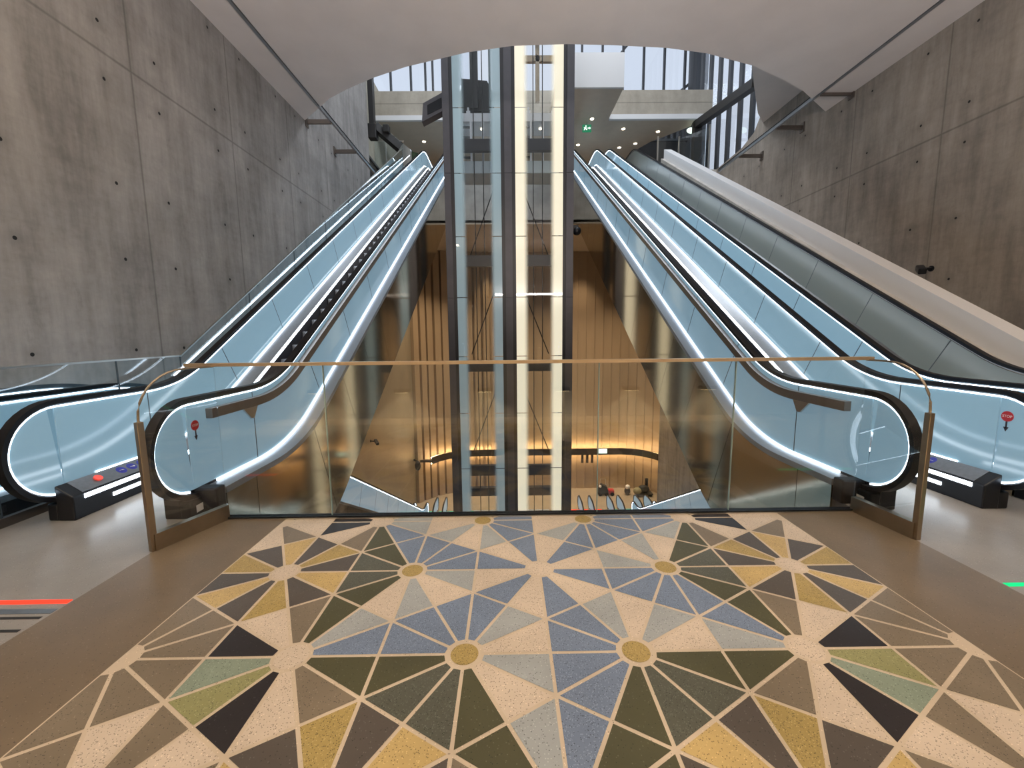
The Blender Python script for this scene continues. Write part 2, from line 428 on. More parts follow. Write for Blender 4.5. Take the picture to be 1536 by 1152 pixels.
# ------------------------------------------------------------------ escalators
class Path:
    """centre line of a balustrade in (y,z); offset along the normal"""
    def __init__(s,y0,y1,run,tan,yend,z=.61,r=2.2):
        a=math.atan(tan); t=r*math.tan(abs(a)/2); sg=1 if tan>0 else -1
        P1=(y1,z); P2=(y1+run,z+run*tan); P3=(P2[0]+yend,P2[1])
        d=(math.cos(a),math.sin(a))
        s.seg=[]   # (kind, s0, s1, data)
        cur=0
        def line(p,q):
            nonlocal cur
            L=math.hypot(q[0]-p[0],q[1]-p[1]); s.seg.append(('l',cur,cur+L,(p,((q[0]-p[0])/L,(q[1]-p[1])/L)))); cur+=L
        def arc(c,a0,a1,sign):
            nonlocal cur
            L=abs(a1-a0)*r; s.seg.append(('a',cur,cur+L,(c,a0,a1,sign))); cur+=L
        line((y0,z),(y1-t,z)); s.s_in=cur
        arc((y1-t,z+sg*r),0,a,sg)
        s.s_b0=cur
        line((y1+t*d[0],z+t*d[1]),(P2[0]-t*d[0],P2[1]-t*d[1]))
        s.s_b1=cur
        arc((P2[0]+t,P2[1]-sg*r),a,0,-sg)
        s.s_out=cur
        line((P2[0]+t,P2[1]),P3); s.L=cur; s.r=r; s.tan=tan
    def at(s,q,off=0):
        if callable(off): off=off(q)
        for k,s0,s1,D in s.seg:
            if q<=s1+1e-9: break
        if k=='l':
            p,d=D; u=q-s0; return (p[0]+d[0]*u-d[1]*off,p[1]+d[1]*u+d[0]*off)
        c,a0,a1,sg=D; a=a0+(a1-a0)*(q-s0)/(s1-s0)
        # normal is (-sin a, cos a); point lies at centre -/+ r*normal
        n=(-math.sin(a),math.cos(a)); return (c[0]+n[0]*(-sg*s.r+off),c[1]+n[1]*(-sg*s.r+off))
    def samples(s,q0,q1):
        o=[q0]
        for k,s0,s1,D in s.seg:
            n=10 if k=='a' else 1
            for i in range(n+1):
                q=s0+(s1-s0)*i/n
                if q0+1e-6<q<q1-1e-6: o.append(q)
        o=sorted(set(round(x,6) for x in o)); o.append(q1); return o

def escalator(name,label,x0,x1,lit,P,group=None,steps=True,boxes=True,guard=None,stop=None,facing=1,z0=0,yflip=None,clad=True,simple=False,panel=1.55,decals=None,cladmat='bronze',stepcount=None):
    """x0<x1 glass planes; P the Path; yflip = y of a mirror plane (then the run goes towards the camera)"""
    ty=(lambda y:y) if yflip is None else (lambda y:2*yflip-y)
    yb=ty(P.at(0)[0])
    root=thing(name,label,'escalator',((x0+x1)/2,yb,z0),group)
    W=lambda x,yz:(x,ty(yz[0]),yz[1]+z0)
    def bl(q):
        a=min(1,max(0,(q-P.s_in+.2)/1.4)); b=min(1,max(0,(P.s_out+.2-q)/1.4)); a=min(a,b); return a*a*(3-2*a)
    rise=(lambda c,k:(lambda q:c+k*bl(q))) if not simple else (lambda c,k:c)
    def ribbon(m,qs,xa,xb,oa,ob,pre=(),post=()):
        A=[W(xa,p) for p in pre_pts(oa,pre)]; B=[W(xb,p) for p in pre_pts(oa,pre)]
        C=[W(xb,p) for p in pre_pts(ob,pre)]; D=[W(xa,p) for p in pre_pts(ob,pre)]
        for q in qs:
            A.append(W(xa,P.at(q,oa)));B.append(W(xb,P.at(q,oa)));C.append(W(xb,P.at(q,ob)));D.append(W(xa,P.at(q,ob)))
        for p in post_pts(oa,post): A.append(W(xa,p));B.append(W(xb,p))
        for p in post_pts(ob,post): C.append(W(xb,p));D.append(W(xa,p))
        m.strip(A,B,C,D)
    c0=P.at(0); c1=P.at(P.L)
    def ribbon2(m,qs,xa,xb,oa,ob):
        # sloping lid between offset oa at xa and ob at xb
        A=[W(xa,P.at(q,oa)) for q in qs]; B=[W(xb,P.at(q,ob)) for q in qs]
        o=lambda f:(lambda q:(f(q) if callable(f) else f)-.03)
        m.strip(A,B,[W(xb,P.at(q,o(ob))) for q in qs],[W(xa,P.at(q,o(oa))) for q in qs])
    def pre_pts(o,pre):   # newel arc: from angle list (90 = top ... 270 = bottom), o = radius
        return [(c0[0]+o*math.cos(R(a)),c0[1]+o*math.sin(R(a))) for a in pre]
    def post_pts(o,post):
        return [(c1[0]+o*math.cos(R(a)),c1[1]+o*math.sin(R(a))) for a in post]
    NEW=[270-i*9 for i in range(0,20)]       # bottom -> front -> top
    END=[90-i*9 for i in range(1,21)]
    allq=P.samples(0,P.L)
    for side,x in enumerate((x0,x1)):
        on=lit[side]; outd=-1 if side==0 else 1
        gm=M['lglass'] if on else M['nglass']
        # handrail all the way round the newels
        m=MB(); ribbon(m,allq,x-.04,x+.04,.412,.452,NEW,END)
        h=m.build('handrail',M['rubber'],root,smooth=True)
        m=MB(); ribbon(m,allq,x-.022,x+.022,.398,.412,NEW[1:],END[:-1]); m.build('handrail_track',M['alu'],root,smooth=True)
        if on and not simple:
            m=MB(); ribbon(m,allq,x-.016,x+.016,.382,.398,NEW[1:],END[:-1]); m.build('led_glow_strip',M['led'],root)
            m=MB(); ribbon(m,P.samples(.28,P.L-.3),x+outd*.007,x+outd*.024,-.402,-.382); m.build('led_glow_strip',M['led'],root)
            m=MB(); ribbon(m,P.samples(.28,P.L-.3),x-outd*.007,x-outd*.022,rise(-.308,.098),rise(-.291,.098)); m.build('led_glow_strip',M['led'],root)
        # glass panels
        brk=[]; q=.95
        while q<P.L-1.1: brk.append(q); q+=panel
        # newel panels
        b=[0]+brk+[P.L]
        for k in range(len(b)-1):
            m=MB(); q0,q1=b[k]+(.004 if k else 0),b[k+1]-.004
            ribbon(m,P.samples(q0,q1),x-.006,x+.006,-.38,.38)
            if k==0:
                pts=[W(x-.006,p) for p in pre_pts(.38,NEW)]; m.prism(pts,(.012,0,0))
            if k==len(b)-2:
                pts=[W(x-.006,p) for p in post_pts(.38,[90]+END)]; m.prism(pts,(.012,0,0))
            m.build('glass_panel',gm,root)
        for q in brk:
            m=MB(); ribbon(m,[q-.005,q+.005],x-.009,x+.009,-.375,.374); m.build('panel_joint',M['gasket'],root)
        # decks
        m=MB(); ribbon(m,P.samples(.14,P.L-.2),x,x+outd*.20,-.47,-.408); m.build('outer_deck',M['deck'],root)
        m=MB(); ribbon2(m,P.samples(.2,P.L-.2),x-outd*.007,x-outd*.17,rise(-.318,.098),rise(-.40,.115)); m.build('inner_deck',M['alu_dark'],root)
        if not simple:
            if on:
                m=MB(); ribbon(m,P.samples(P.s_in*.85,P.s_out),x-outd*.17,x-outd*.188,rise(-.44,.115),rise(-.405,.115)); m.build('skirt_light',M['ledskirt'],root)
            m=MB(); ribbon(m,P.samples(.2,P.L-.2),x-outd*.165,x-outd*.18,-.85,rise(-.442,.115)); m.build('skirt_panel',M['skirt'],root)
        if clad:
            qs=[.15]; q=.62
            while q<P.L-.3: qs.append(q); q+=1.17
            qs.append(P.L-.2)
            for a,b2 in zip(qs,qs[1:]):
                m=MB(); ribbon(m,P.samples(a+.004,b2-.004),x+outd*.165,x+outd*.185,-1.97,-.472); m.build('cladding_panel',M[cladmat],root)
    # truss body (soffit)
    if clad:
        m=MB(); ribbon(m,P.samples(.15,P.L-.2),x0-.16,x1+.16,-1.95,-1.0); m.build('truss',M['liftdark'],root)
    xi0,xi1=x0+.182,x1-.182
    if boxes:
        yl=P.at(P.s_in)[0]
        m=MB(); m.box((xi0,ty(c0[0]+.75),z0-.002),(xi1,ty(yl+.35),z0+.008)); m.build('landing_plate',M['alu_dark'],root)
        m=MB()
        for i in range(22):
            xx=xi0+(i+.5)*(xi1-xi0)/22; m.box((xx-.008,ty(yl+.30),z0+.008),(xx+.008,ty(yl+.47),z0+.02))
        m.build('comb_plate',M['steel'],root)
        for side,x in enumerate((x0,x1)):
            ind=1 if side==0 else -1
            # newel base block where the handrail runs in
            m=MB(); m.box((x-ind*.185,ty(c0[0]+.02),z0),(x+ind*.02,ty(c0[0]+.145),z0+.225))
            m.box((x-.05,ty(c0[0]-.12),z0),(x+.05,ty(c0[0]+.1),z0+.155))
            m.build('newel_base',M['black'],root,bevel=.015)
            m=MB(); m.box((x-ind*.052,ty(c0[0]-.06),z0+.035),(x-ind*.055,ty(c0[0]+.04),z0+.10)); m.build('data_plate',M['signwhite'],root)
            # lit skirt box
            y0b,y1b=c0[0]-.12,c0[0]+.93
            xa,xb=x+ind*.035,x+ind*.185
            m=MB(); pr=[(xa,z0),(xb,z0),(xb,z0+.215),(xa,z0+.315)]
            m.prism([(px,ty(y0b),pz) for px,pz in pr],(0,ty(y1b)-ty(y0b),0)); bo=m.build('skirt_box',M['black'],root,bevel=.012)
            def top(u,v,h): # point on the sloped lid: u 0..1 across, v metres along
                return Vector((xa+(xb-xa)*u,ty(y0b+v),z0+.315-.10*u+h))
            m=MB(); m.hexa([top(.05,.10,.001),top(.92,.10,.001),top(.92,1.04,.001),top(.05,1.04,.001),top(.05,.10,.004),top(.92,.10,.004),top(.92,1.04,.004),top(.05,1.04,.004)]); m.build('control_lid',M['alu_dark'],root)
            m=MB(); m.box((xb+ind*.001,ty(y0b+.10),z0+.170),(xb+ind*.006,ty(y1b),z0+.208)); m.build('box_light',M['ledskirt'],root)
            m=MB(); m.box((xb+ind*.001,ty(y0b+.36),z0+.085),(xb+ind*.006,ty(y1b-.06),z0+.118)); m.build('box_light',M['ledskirt'],root)
            if decals==side:
                nv=Vector((ind*.1,0,.15)).normalized()
                if side==0: m=MB(); m.disc(top(.45,.32,.004),nv,.034,.012); m.build('stop_button',M['btn'],root)
                for k in range(4):
                    v=.56+.115*k
                    m=MB(); m.disc(top(.45,v,.004),nv,.046,.001,24); d=m.build('decal',M['blue'] if k<3 else M['signred'],root)
                    m=MB(); c=top(.45,v,.0052)
                    m.box(c+Vector((-.024,-.006,0)),c+Vector((.022,.010,.0006))); m.box(c+Vector((-.006,-.022,0)),c+Vector((.008,.014,.0008)))
                    if k%2: m.disc(c+Vector((.012,.014,0)),nv,.009,.0008,10)
                    m.build('pictogram',M['signwhite'],d)
    if steps:
        tan=P.tan; n=0
        q=P.s_in+.25; y,z=P.at(q,-.60)
        proto=None
        m=MB(); D=.40; H=D*abs(tan)
        if tan>0: prof=[(0,0),(D,0),(D,-.05),(.05,-.06),(.035,-H-.02),(0,-H-.01)]
        else: prof=[(0,0),(D,0),(D,-H-.01),(D-.035,-H-.02),(D-.05,-.06),(0,-.05)]
        m.prism([(xi0+.006,a,b) for a,b in prof],(xi1-xi0-.012,0,0))
        for i in range(12):
            xx=xi0+.03+i*(xi1-xi0-.06)/11
            if tan>0: m.box((xx-.01,-.006,-H),(xx+.01,0,-.004))
            else: m.box((xx-.01,D,-H),(xx+.01,D+.006,-.004))
            m.box((xx-.01,.01,0),(xx+.01,D-.02,.006))
        y0s=P.at(P.s_in)[0]+.42; yE=P.at(P.s_out)[0]
        k=0
        while True:
            yy=y0s+k*D
            if yy>yE: break
            # height of step k follows the nosing line
            lo,hi=0,P.L
            for _ in range(40):
                mid=(lo+hi)/2
                if P.at(mid,-.61)[0]<yy+(.0 if tan>0 else D): lo=mid
                else: hi=mid
            zz=P.at(lo,rise(-.61,.275))[1]
            if proto is None:
                proto=m.build('step',M['step'],root); o=proto
            else:
                o=proto.copy(); COL.objects.link(o); o.parent=root; o.matrix_parent_inverse=proto.matrix_parent_inverse.copy()
            o.location=(0,yy,zz+z0); k+=1
    if guard is not None:   # profile that shields the handrail on the void side
        x,outd,qend=guard
        m=MB(); ribbon(m,P.samples(.22,P.L-.5),x+outd*.012,x+outd*.075,.225,.318); g=m.build('handrail_guard',M['guard'],root)
        m=MB(); yz=P.at(.9); m.prism([W(x+outd*.012,(yz[0]-.17,yz[1]+.225)),W(x+outd*.012,(yz[0]+.10,yz[1]+.225)),W(x+outd*.012,(yz[0]+.02,yz[1]+.09)),W(x+outd*.012,(yz[0]-.03,yz[1]+.09))],(outd*.02,0,0)); m.build('guard_bracket',M['steel'],g)
    if stop is not None:
        for x,outd,yy,zz in stop:
            m=MB(); m.disc((x,yy,zz),(outd,0,0),.046,.003,28); s=m.build('stop_sticker',M['signred'],root)
            m=MB(); m.box((x+outd*.001,yy-.006,zz-.105),(x+outd*.004,yy+.006,zz-.046)); m.prism([(x+outd*.001,yy-.020,zz-.095),(x+outd*.001,yy+.020,zz-.095),(x+outd*.001,yy,zz-.135)],(outd*.003,0,0)); m.build('arrow',M['signblack'],s)
            tx=bpy.data.curves.new('lettering','FONT'); tx.body='STOP'; tx.size=.031; tx.align_x='CENTER'; tx.align_y='CENTER'; tx.extrude=.0004
            tx.materials.append(M['signwhite'])
            tmp=bpy.data.objects.new('tmp',tx); COL.objects.link(tmp); bpy.context.view_layer.update()
            me=bpy.data.meshes.new_from_object(tmp.evaluated_get(bpy.context.evaluated_depsgraph_get())); bpy.data.objects.remove(tmp); bpy.data.curves.remove(tx)
            me.transform(Matrix.Translation((x+outd*.0042,yy,zz))@Matrix.Rotation(R(90) if outd>0 else R(-90),4,'Z')@Matrix.Rotation(R(90),4,'X'))
            to=bpy.data.objects.new('lettering',me); COL.objects.link(to); to.parent=s
    return root

T30=math.tan(R(30))
def up_path(): return Path(3.62,5.14,16.45,T30,2.3)
escalator('escalator','lit up escalator at left, its open side facing the glass lift tower',-4.0,-2.85,(1,1),up_path(),guard=(-2.85,1,0),decals=0,
    stop=[(-2.843,1,3.70,.80)])
escalator('escalator','lit up escalator at right beside the lift tower, green floor light before it',3.25,4.4,(1,1),up_path(),guard=(3.25,-1,0),decals=1,
    stop=[(4.392,-1,3.55,.83)])
escalator('escalator','up escalator at far right with unlit grey outer glass under the concrete ledge',5.0,6.25,(1,0),up_path())
dn=Path(3.4,5.3,16.2,-.553,1.0)
escalator('escalator','down escalator between the left glass barrier and the left concrete wall',-5.42,-4.72,(1,1),dn,cladmat='liftdark')
escalator('escalator','lit down escalator under the right concrete ledge, seen through the void',7.0,8.2,(1,1),Path(3.4,5.1,16.2,-.553,1.0),cladmat='liftdark',steps=False)

# lower hall: tops of the escalators that run on down, towards the camera
LOWZ=-9.75
def low_path(): return Path(24-3.0,24-1.8,9,-T30,1.2)
for xa,xb,rn,lab in((4.40,5.06,.5,'small glass escalator head in the lower hall right beside the lift tower'),
                 (6.26,6.90,.5,'small glass escalator head in the lower hall, middle of the right three'),
                 (8.0,8.66,.5,'small glass escalator head in the lower hall nearest the right down escalator'),
                 (-4.62,-4.05,.5,'small glass escalator head in the lower hall left of the lift tower')):
    P=Path(0,.95,rn,-T30,.3,r=1.0)
    escalator('escalator',lab,xa,xb,(1,1),P,group=None,steps=False,boxes=False,z0=LOWZ,yflip=12.6,clad=False,simple=True,panel=9)

# ------------------------------------------------------------------ glass guard in front of the void
gy=3.51
t=thing('glass_guard','clear glass guard with brass top rail between floor mosaic and lift void','guard rail',(.2,gy,0))
bx((-2.49,gy-.03,0),(3.06,gy+.03,.022)).build('base_channel',M['black'],t)
bx((-2.49,gy-.036,0),(3.06,gy-.031,.010)).build('base_trim',M['steel'],t)
bx((-2.72,gy-.028,1.345),(3.10,gy+.028,1.372)).build('top_rail',M['brass'],t)
cuts=[-2.49,-1.57,.77,1.94,3.06]
for a,b in zip(cuts,cuts[1:]):
    bx((a+.003,gy-.008,.022),(b-.003,gy+.008,1.345)).build('glass_panel',M['glass'],t)
for a in cuts[1:-1]:
    bx((a-.0032,gy-.009,.022),(a+.0032,gy+.009,1.345)).build('panel_joint',M['edge'],t)
for (cx,cy),(px,py),nm in(((-2.49,gy),(-2.685,2.97),'l'),((3.06,gy),(3.115,2.99),'r')):
    d=Vector((px-cx,py-cy,0)); L=d.length; d/=L; n=Vector((-d.y,d.x,0))
    c=Vector((cx,cy,0))
    P3=lambda u,z: c+d*u+Vector((0,0,z))
    prof=[(0,.10)]+[(0,1.345)]
    prof+=[(L-.34+.34*math.sin(R(a)),1.345-.34+.34*math.cos(R(a))) for a in range(0,91,10)]
    prof+=[(L,.10)]
    m=MB(); m.prism([P3(u,z)-n*.007 for u,z in prof],n*.014); m.build('wing_glass',M['glass'],t)
    m=MB(); pts=[P3(u,z) for u,z in prof[1:-1]]+[P3(L,.95)]
    m.path(pts,.0085,8); m.build('wing_rail',M['bronze2'],t)
    m=MB(); m.hexa([P3(0,0)-n*.028,P3(L,0)-n*.028,P3(L,0)+n*.028,P3(0,0)+n*.028,P3(0,.13)-n*.028,P3(L,.13)-n*.028,P3(L,.13)+n*.028,P3(0,.13)+n*.028]); m.build('wing_base',M['bronze2'],t)
    m=MB(); m.hexa([P3(L-.022,0)-n*.02,P3(L+.022,0)-n*.02,P3(L+.022,0)+n*.02,P3(L-.022,0)+n*.02,P3(L-.022,.985)-n*.02,P3(L+.022,.985)-n*.02,P3(L+.022,.985)+n*.02,P3(L-.022,.985)+n*.02]); m.build('post',M['bronze2'],t,bevel=.004)

# left barrier beside the void of the down escalator
t=thing('glass_barrier','long glass barrier with added glow line climbing beside the outer side of the left up escalator','guard rail',(-4.32,3.5,0))
xb=-4.32
def bz(y): return 1.34 if y<5.5 else 1.34+(y-5.5)*.617
ys=[.6,2.0,3.4,4.6,5.5]+[5.5+1.6*i for i in range(1,9)]
for a,b in zip(ys,ys[1:]):
    lo=lambda y:.05 if y<=5.3 else max(.05,bz(y)-1.25)
    m=MB(); m.prism([(xb-.006,a+.004,lo(a)),(xb-.006,b-.004,lo(b)),(xb-.006,b-.004,bz(b)),(xb-.006,a+.004,bz(a))],(.012,0,0)); m.build('glass_panel',M['glassb'],t)
    m=MB(); m.bar((xb,b-.005,lo(b)),(xb,b-.005,bz(b)),.012,.012); m.build('panel_joint',M['gasket'],t)
m=MB(); m.bar((xb,.6,1.345),(xb,5.51,1.345),.024,.018); m.bar((xb,5.5,1.345),(xb,18.3,bz(18.3)+.005),.024,.018); m.build('top_rail',M['steel'],t)
m=MB(); m.bar((xb,.6,.04),(xb,5.3,.04),.05,.08); m.build('base_channel',M['guard'],t)
m=MB(); m.bar((xb+.012,5.35,1.10),(xb+.012,19.6,9.50),.010,.017); m.build('led_glow_strip',M['led'],t)  # glowing line added to stand in for escalator LED reflections in the glass

# ------------------------------------------------------------------ right concrete ledge beside the far right escalator
def ledge(y): return 1.43 if y<5.3 else 1.43+(y-5.3)*.592
m=MB()
pr=[(2.5,1.43),(5.3,1.43),(18.4,ledge(18.4)),(18.4,ledge(18.4)-2.9),(5.3,-1.45),(2.5,-.4)]
m.prism([(6.50,y,z-.36) for y,z in pr],(.28,0,0)); struct(m.build('trim_1',M['conP']))
m=MB(); pr=[(2.5,1.43),(5.3,1.43),(18.4,ledge(18.4)),(18.4,ledge(18.4)-.36),(5.3,1.07),(2.5,1.07)]
m.prism([(6.62,y,z) for y,z in pr],(.30,0,0)); struct(m.build('trim_2',M['white2']))
m=MB(); pr=[(5.36,.05),(18.4,ledge(18.4)-1.38),(18.4,ledge(18.4)-1.7),(5.36,-.3)]
m.prism([(6.92,y,z) for y,z in pr],(XR-6.92,0,0)); struct(m.build('trim_3',M['conP']))

# ------------------------------------------------------------------ lift tower
LY=15.0
t=thing('lift_tower','dark framed double glass lift tower standing in the void between the escalators','lift tower',(.1,LY,LOWZ))
TZ=14.5
cols=[(-2.14,-1.80),(-.19,.30),(1.95,2.31)]
for a,b in cols:
    c=bx((a,LY,LOWZ),(b,LY+.42,TZ)).build('column',M['liftdark'],t)
    fa,fb2=(a+.0,b-.11) if a<-1 else ((a+.11,b) if a>1 else (a+.12,b-.12))
    m=MB(); z=LOWZ
    while z<TZ: m.box((fa,LY-.03,z+.006),(fb2,LY-.001,min(z+4.2,TZ)-.006)); z+=4.2
    m.build('column_cover',M['liftface'],c)
    bx((a+.04,LY+2.0,LOWZ),(b-.04,LY+2.25,TZ)).build('rear_column',M['liftdark'],t)
BZ=[8.02,4.15,.40,-3.54,12.0]
bays=[(-1.80,-.19,(.50,.66,.72),.33,'L'),(.30,1.95,(1.0,.90,.68),.92,'R')]
for bi,(a,b,col,st,_) in enumerate(bays):
    w=.47 if bi else .42
    fm0=frit('frosted band %d a'%bi,col,st,a,a+w); fm1=frit('frosted band %d b'%bi,col,st,b,b-w)
    z=LOWZ
    zs=[LOWZ+.02]
    while zs[-1]<TZ-.5: zs.append(min(zs[-1]+2.1,TZ))
    for z0,z1 in zip(zs,zs[1:]):
        bx((a,LY+.02,z0+.006),(b,LY+.035,z1-.006)).build('glass_pane',M['lpane'],t)
        for xa,xb2,fm in((a,a+w,fm0),(b-w,b,fm1)):
            m=MB(); m.face([(xa,LY+.045,z0+.012),(xb2,LY+.045,z0+.012),(xb2,LY+.045,z1-.012),(xa,LY+.045,z1-.012)]); m.build('frosted_band',fm,t,fix=False)
    for z in BZ:
        bx((a,LY+.10,z-.19),(b,LY+.30,z+.19)).build('crossbeam',M['liftdark'],t)
    for k in(.40,.60):
        m=MB(); m.tube((a+(b-a)*k,LY+.7,LOWZ),(a+(b-a)*k,LY+.7,TZ),.016,6); m.build('cable',M['bsteel'],t)
    sg=1 if bi else -1
    for z0 in(4.4,.55,-3.5):
        m=MB()
        x0,x1=(a+.35,b-.3) if sg>0 else (b-.35,a+.3)
        m.tube((x0,LY+1.99,z0+2.7),(x1,LY+1.99,z0+.2),.022,6); m.build('brace',M['bsteel'],t)
# top machinery seen through the panes
m=MB(); m.box((-1.25,LY+.72,9.5),(-.98,LY+.95,12.6)); m.box((-1.25,LY+.72,11.75),(-.4,LY+.95,11.95)); m.box((-.60,LY+.75,9.5),(-.52,LY+.83,11.8)); m.build('hoist_frame',M['bsteel'],t)
m=MB(); m.prism([(-1.60,LY+.96,9.5),(-.46,LY+.96,9.5),(-.42,LY+.96,10.05),(-.66,LY+.96,10.52),(-1.58,LY+.96,10.6)],(0,.5,0)); m.build('hoist_machine',M['bsteel'],t)
m=MB(); m.box((1.05,LY+.72,9.7),(1.19,LY+.85,12.6)); m.box((.60,LY+.72,11.0),(1.80,LY+.85,11.2)); m.build('guide_post',M['bronze2'],t)
m=MB()
for x in(1.88,): m.tube((x,LY+1.2,LOWZ),(x,LY+1.2,9.0),.055,8)
m.build('guide_rail',M['steel'],t)
# lift cars parked at the upper landing
for bi,(a,b,lab) in enumerate(((-1.62,-.36,'white framed lift car in the bluish left shaft'),(.52,1.80,'white framed lift car in the cream lit right shaft'))):
    c=thing('lift_car',lab,'lift car',((a+b)/2,LY+1.2,7.33),'lift cars at the upper landing')
    y0,y1=LY+.78,LY+1.95; z0,z1=7.33,9.36
    m=MB(); m.box((a,y0,z1-.28),(b,y1,z1)); m.build('roof',M['liftwhite'],c)
    for x in(a+.28,b-.12):
        m=MB(); m.box((x-.07,y0+.02,z1),(x+.07,y0+.1,z1+.09)); m.box((x-.03,y0+.02,z1+.09),(x+.03,y0+.1,z1+.2)); m.build('roof_bracket',M['liftwhite'],c)
    bx((a,y0,z0),(b,y1,z0+.42)).build('apron',M['liftblue'],c)
    for x in(a,a+.33,(a+b)/2+.12,b-.07):
        bx((x,y0,z0+.42),(x+.07,y0+.06,z1-.28)).build('frame_post',M['liftwhite'],c)
    m=MB()
    for k in range(4): m.box((a+.03,y0+.08,z0+.55+k*.34),(a+.33,y0+.12,z0+.62+k*.34))
    m.build('louvre',M['bsteel'],c)
    bx((a+.03,y1-.05,z0+.42),(b-.03,y1,z1-.28)).build('door',M['beige'],c)
    bx((a+.02,y0+.02,z0+.42),(b-.02,y0+.03,z1-.28)).build('glass_wall',M['glass'],c)
    m=MB(); m.disc(((a+b)/2+.1,LY+1.3,z1-.30),(0,0,-1),.05,.01,12); m.build('car_lamp',M['spot'],c)
# doors at the foot of the shafts
for bi,(a,b) in enumerate(((-1.5,-.5),(.62,1.62))):
    m=MB(); m.box((a-.1,LY+2.3,LOWZ),(a,LY+2.4,-6.3)); m.box((b,LY+2.3,LOWZ),(b+.1,LY+2.4,-6.3)); m.box((a-.1,LY+2.3,-6.35),(b+.1,LY+2.4,-6.1)); m.box(((a+b)/2-.03,LY+2.3,LOWZ),((a+b)/2+.03,LY+2.4,-6.3))
    m.build('landing_door_frame',M['liftwhite'],t)
    bx((a-.2,LY+2.0,-5.3),(b+.2,LY+2.25,-4.95)).build('landing_beam',M['liftdark'],t)

# dark angled box beside the tower, camera dome on the other side
m=MB(); m.prism([(-2.80,15.1,9.35),(-2.15,15.1,9.68),(-2.15,15.1,9.10),(-2.86,15.1,8.76)],(0,.35,0)); o=m.build('display_box',M['liftface'])
tag(o,'dark angled display box sticking out from the left side of the lift tower','display')
m=MB(); m.prism([(-2.66,15.085,9.28),(-2.17,15.085,9.52),(-2.17,15.085,9.20),(-2.66,15.085,8.98)],(0,.014,0)); m.build('screen',M['black'],o)
t=thing('dome_camera','small black dome camera on the right side of the lift tower','camera',(2.31,15.15,5.35))
m=MB(); m.sphere((2.46,15.15,5.15),.15,14,10); m.build('dome',M['black'],t,smooth=True)
bx((2.311,15.08,5.25),(2.5,15.22,5.34)).build('mount',M['bsteel'],t)

# ------------------------------------------------------------------ upper hall
UZ=9.62
struct(bx((XL-.3,21.9,UZ-2.45),(10.6,22.3,UZ-.05)).build('trim_4',M['conP']))     # landing edge beam
plate('floor_upper',[(-9,21.9),(10.6,21.9),(10.6,33),(-9,33)],UZ-.3,UZ,M['lowfloor'])
# beige ceiling of the upper hall (oblique sides) and its white fascia
UC=11.37
plate('ceiling_rear',[(4.74,20.6),(9.35,20.6),(7.46,22.8),(6.97,23.83),(6.6,26),(6.6,33),(-4.2,33),(-4.4,24.2),(-5.03,23.8),(-5.94,20.6),(2.0,20.6)],UC,UC+.22,M['beige'])
plate('ceiling_bulkhead',[(2.0,18.05),(4.76,18.05),(4.74,20.6),(2.0,20.6)],UC,UC+.22,M['beige'])
m=MB(); m.box((-6.05,20.45,UC),(2.0,20.598,UC+.21)); m.box((4.78,20.45,UC),(9.3,20.598,UC+.21)); struct(m.build('trim_5',M['white2']))
struct(bx((2.0,17.95,UC),(4.76,18.05,12.66)).build('wall_bulkhead',M['white2']))
struct(bx((-6.05,20.6,UC+.23),(9.6,21.0,12.69)).build('wall_beam',M['conB']))
struct(bx((6.9,25.4,UZ-1.5),(10.6,25.6,13.7)).build('wall_rear_right',M['nightwall']))
plate('floor_side',[(6.62,18.45),(10.4,18.45),(10.4,21.9),(6.62,21.9)],8.15,8.4,M['conP'])
struct(bx((-9,32.6,UZ),(10.6,33,11.6)).build('wall_rear',M['nightwall']))
struct(bx((XL-.75,18.3,UZ-2),(XL-.4,33,13.2)).build('wall_side',M['olive']))
struct(bx((-9,8,19.9),(12,24.3,20.2)).build('ceiling_roof',M['white2']))
struct(bx((XL-.4,-.80,13.2),(XL,18.3,19.9)).build('wall_left_upper',M['white2']))
struct(bx((XL-.4,8.0,8.14),(XR+.35,8.3,19.9)).build('wall_over_ceiling',M['white2']))
# door at the end of the left wall
d=bx((XL-.40,18.6,7.6),(XL-.36,20.6,9.3)).build('door_1',M['nightwall']); struct(d)
m=MB(); m.box((XL-.36,18.5,7.6),(XL-.3,18.6,9.4)); m.box((XL-.36,18.5,9.3),(XL-.3,20.7,9.4)); m.box((XL-.36,20.6,7.6),(XL-.3,20.7,9.4)); m.build('door_frame',M['mull'],d)
# windows
def window(n,lab,u0,u1,us,axis,pos,z0,z1,depth=.16,w=.09,zs=()):
    P=lambda u,d,z:(u,pos+d,z) if axis=='x' else (pos+d,u,z)
    m=MB()
    for u in us: m.box(P(u-w/2,0,z0),P(u+w/2,depth,z1))
    for z in(z0,z1)+tuple(zs): m.box(P(u0,0,z-.05),P(u1,depth,z+.05))
    o=struct(m.build('window_%d'%n,M['mull']),lab)
    uu=[u0]+list(us)+[u1]
    for a,b in zip(uu,uu[1:]):
        if b-a>.1: bx(P(a+w/2,depth*.45,z0+.05),P(b-w/2,depth*.45+.012,z1-.05)).build('pane',M['pane'],o)
    return o
WY=24.0
window(1,'glazed facade high behind the lift tower, left part',-8.2,-1.5,[-7.18,-6.15,-5.07,-4.29,-3.9,-2.8],'x',WY,12.0,19.9,w=.10)
window(2,'glazed facade high behind the lift tower, right part',3.0,10.0,[4.1,5.2,6.31,7.42,8.53,9.64,10.43],'x',WY,12.0,19.9,w=.10)
window(3,'tall narrow side windows behind the oval opening',14.8,24.0,[15.2+.95*i for i in range(10)],'y',10.0,7.4,19.9,depth=.12,w=.24)
struct(bx((9.9,23.6,UZ),(10.7,24.2,19.9)).build('column_corner',M['mull']))
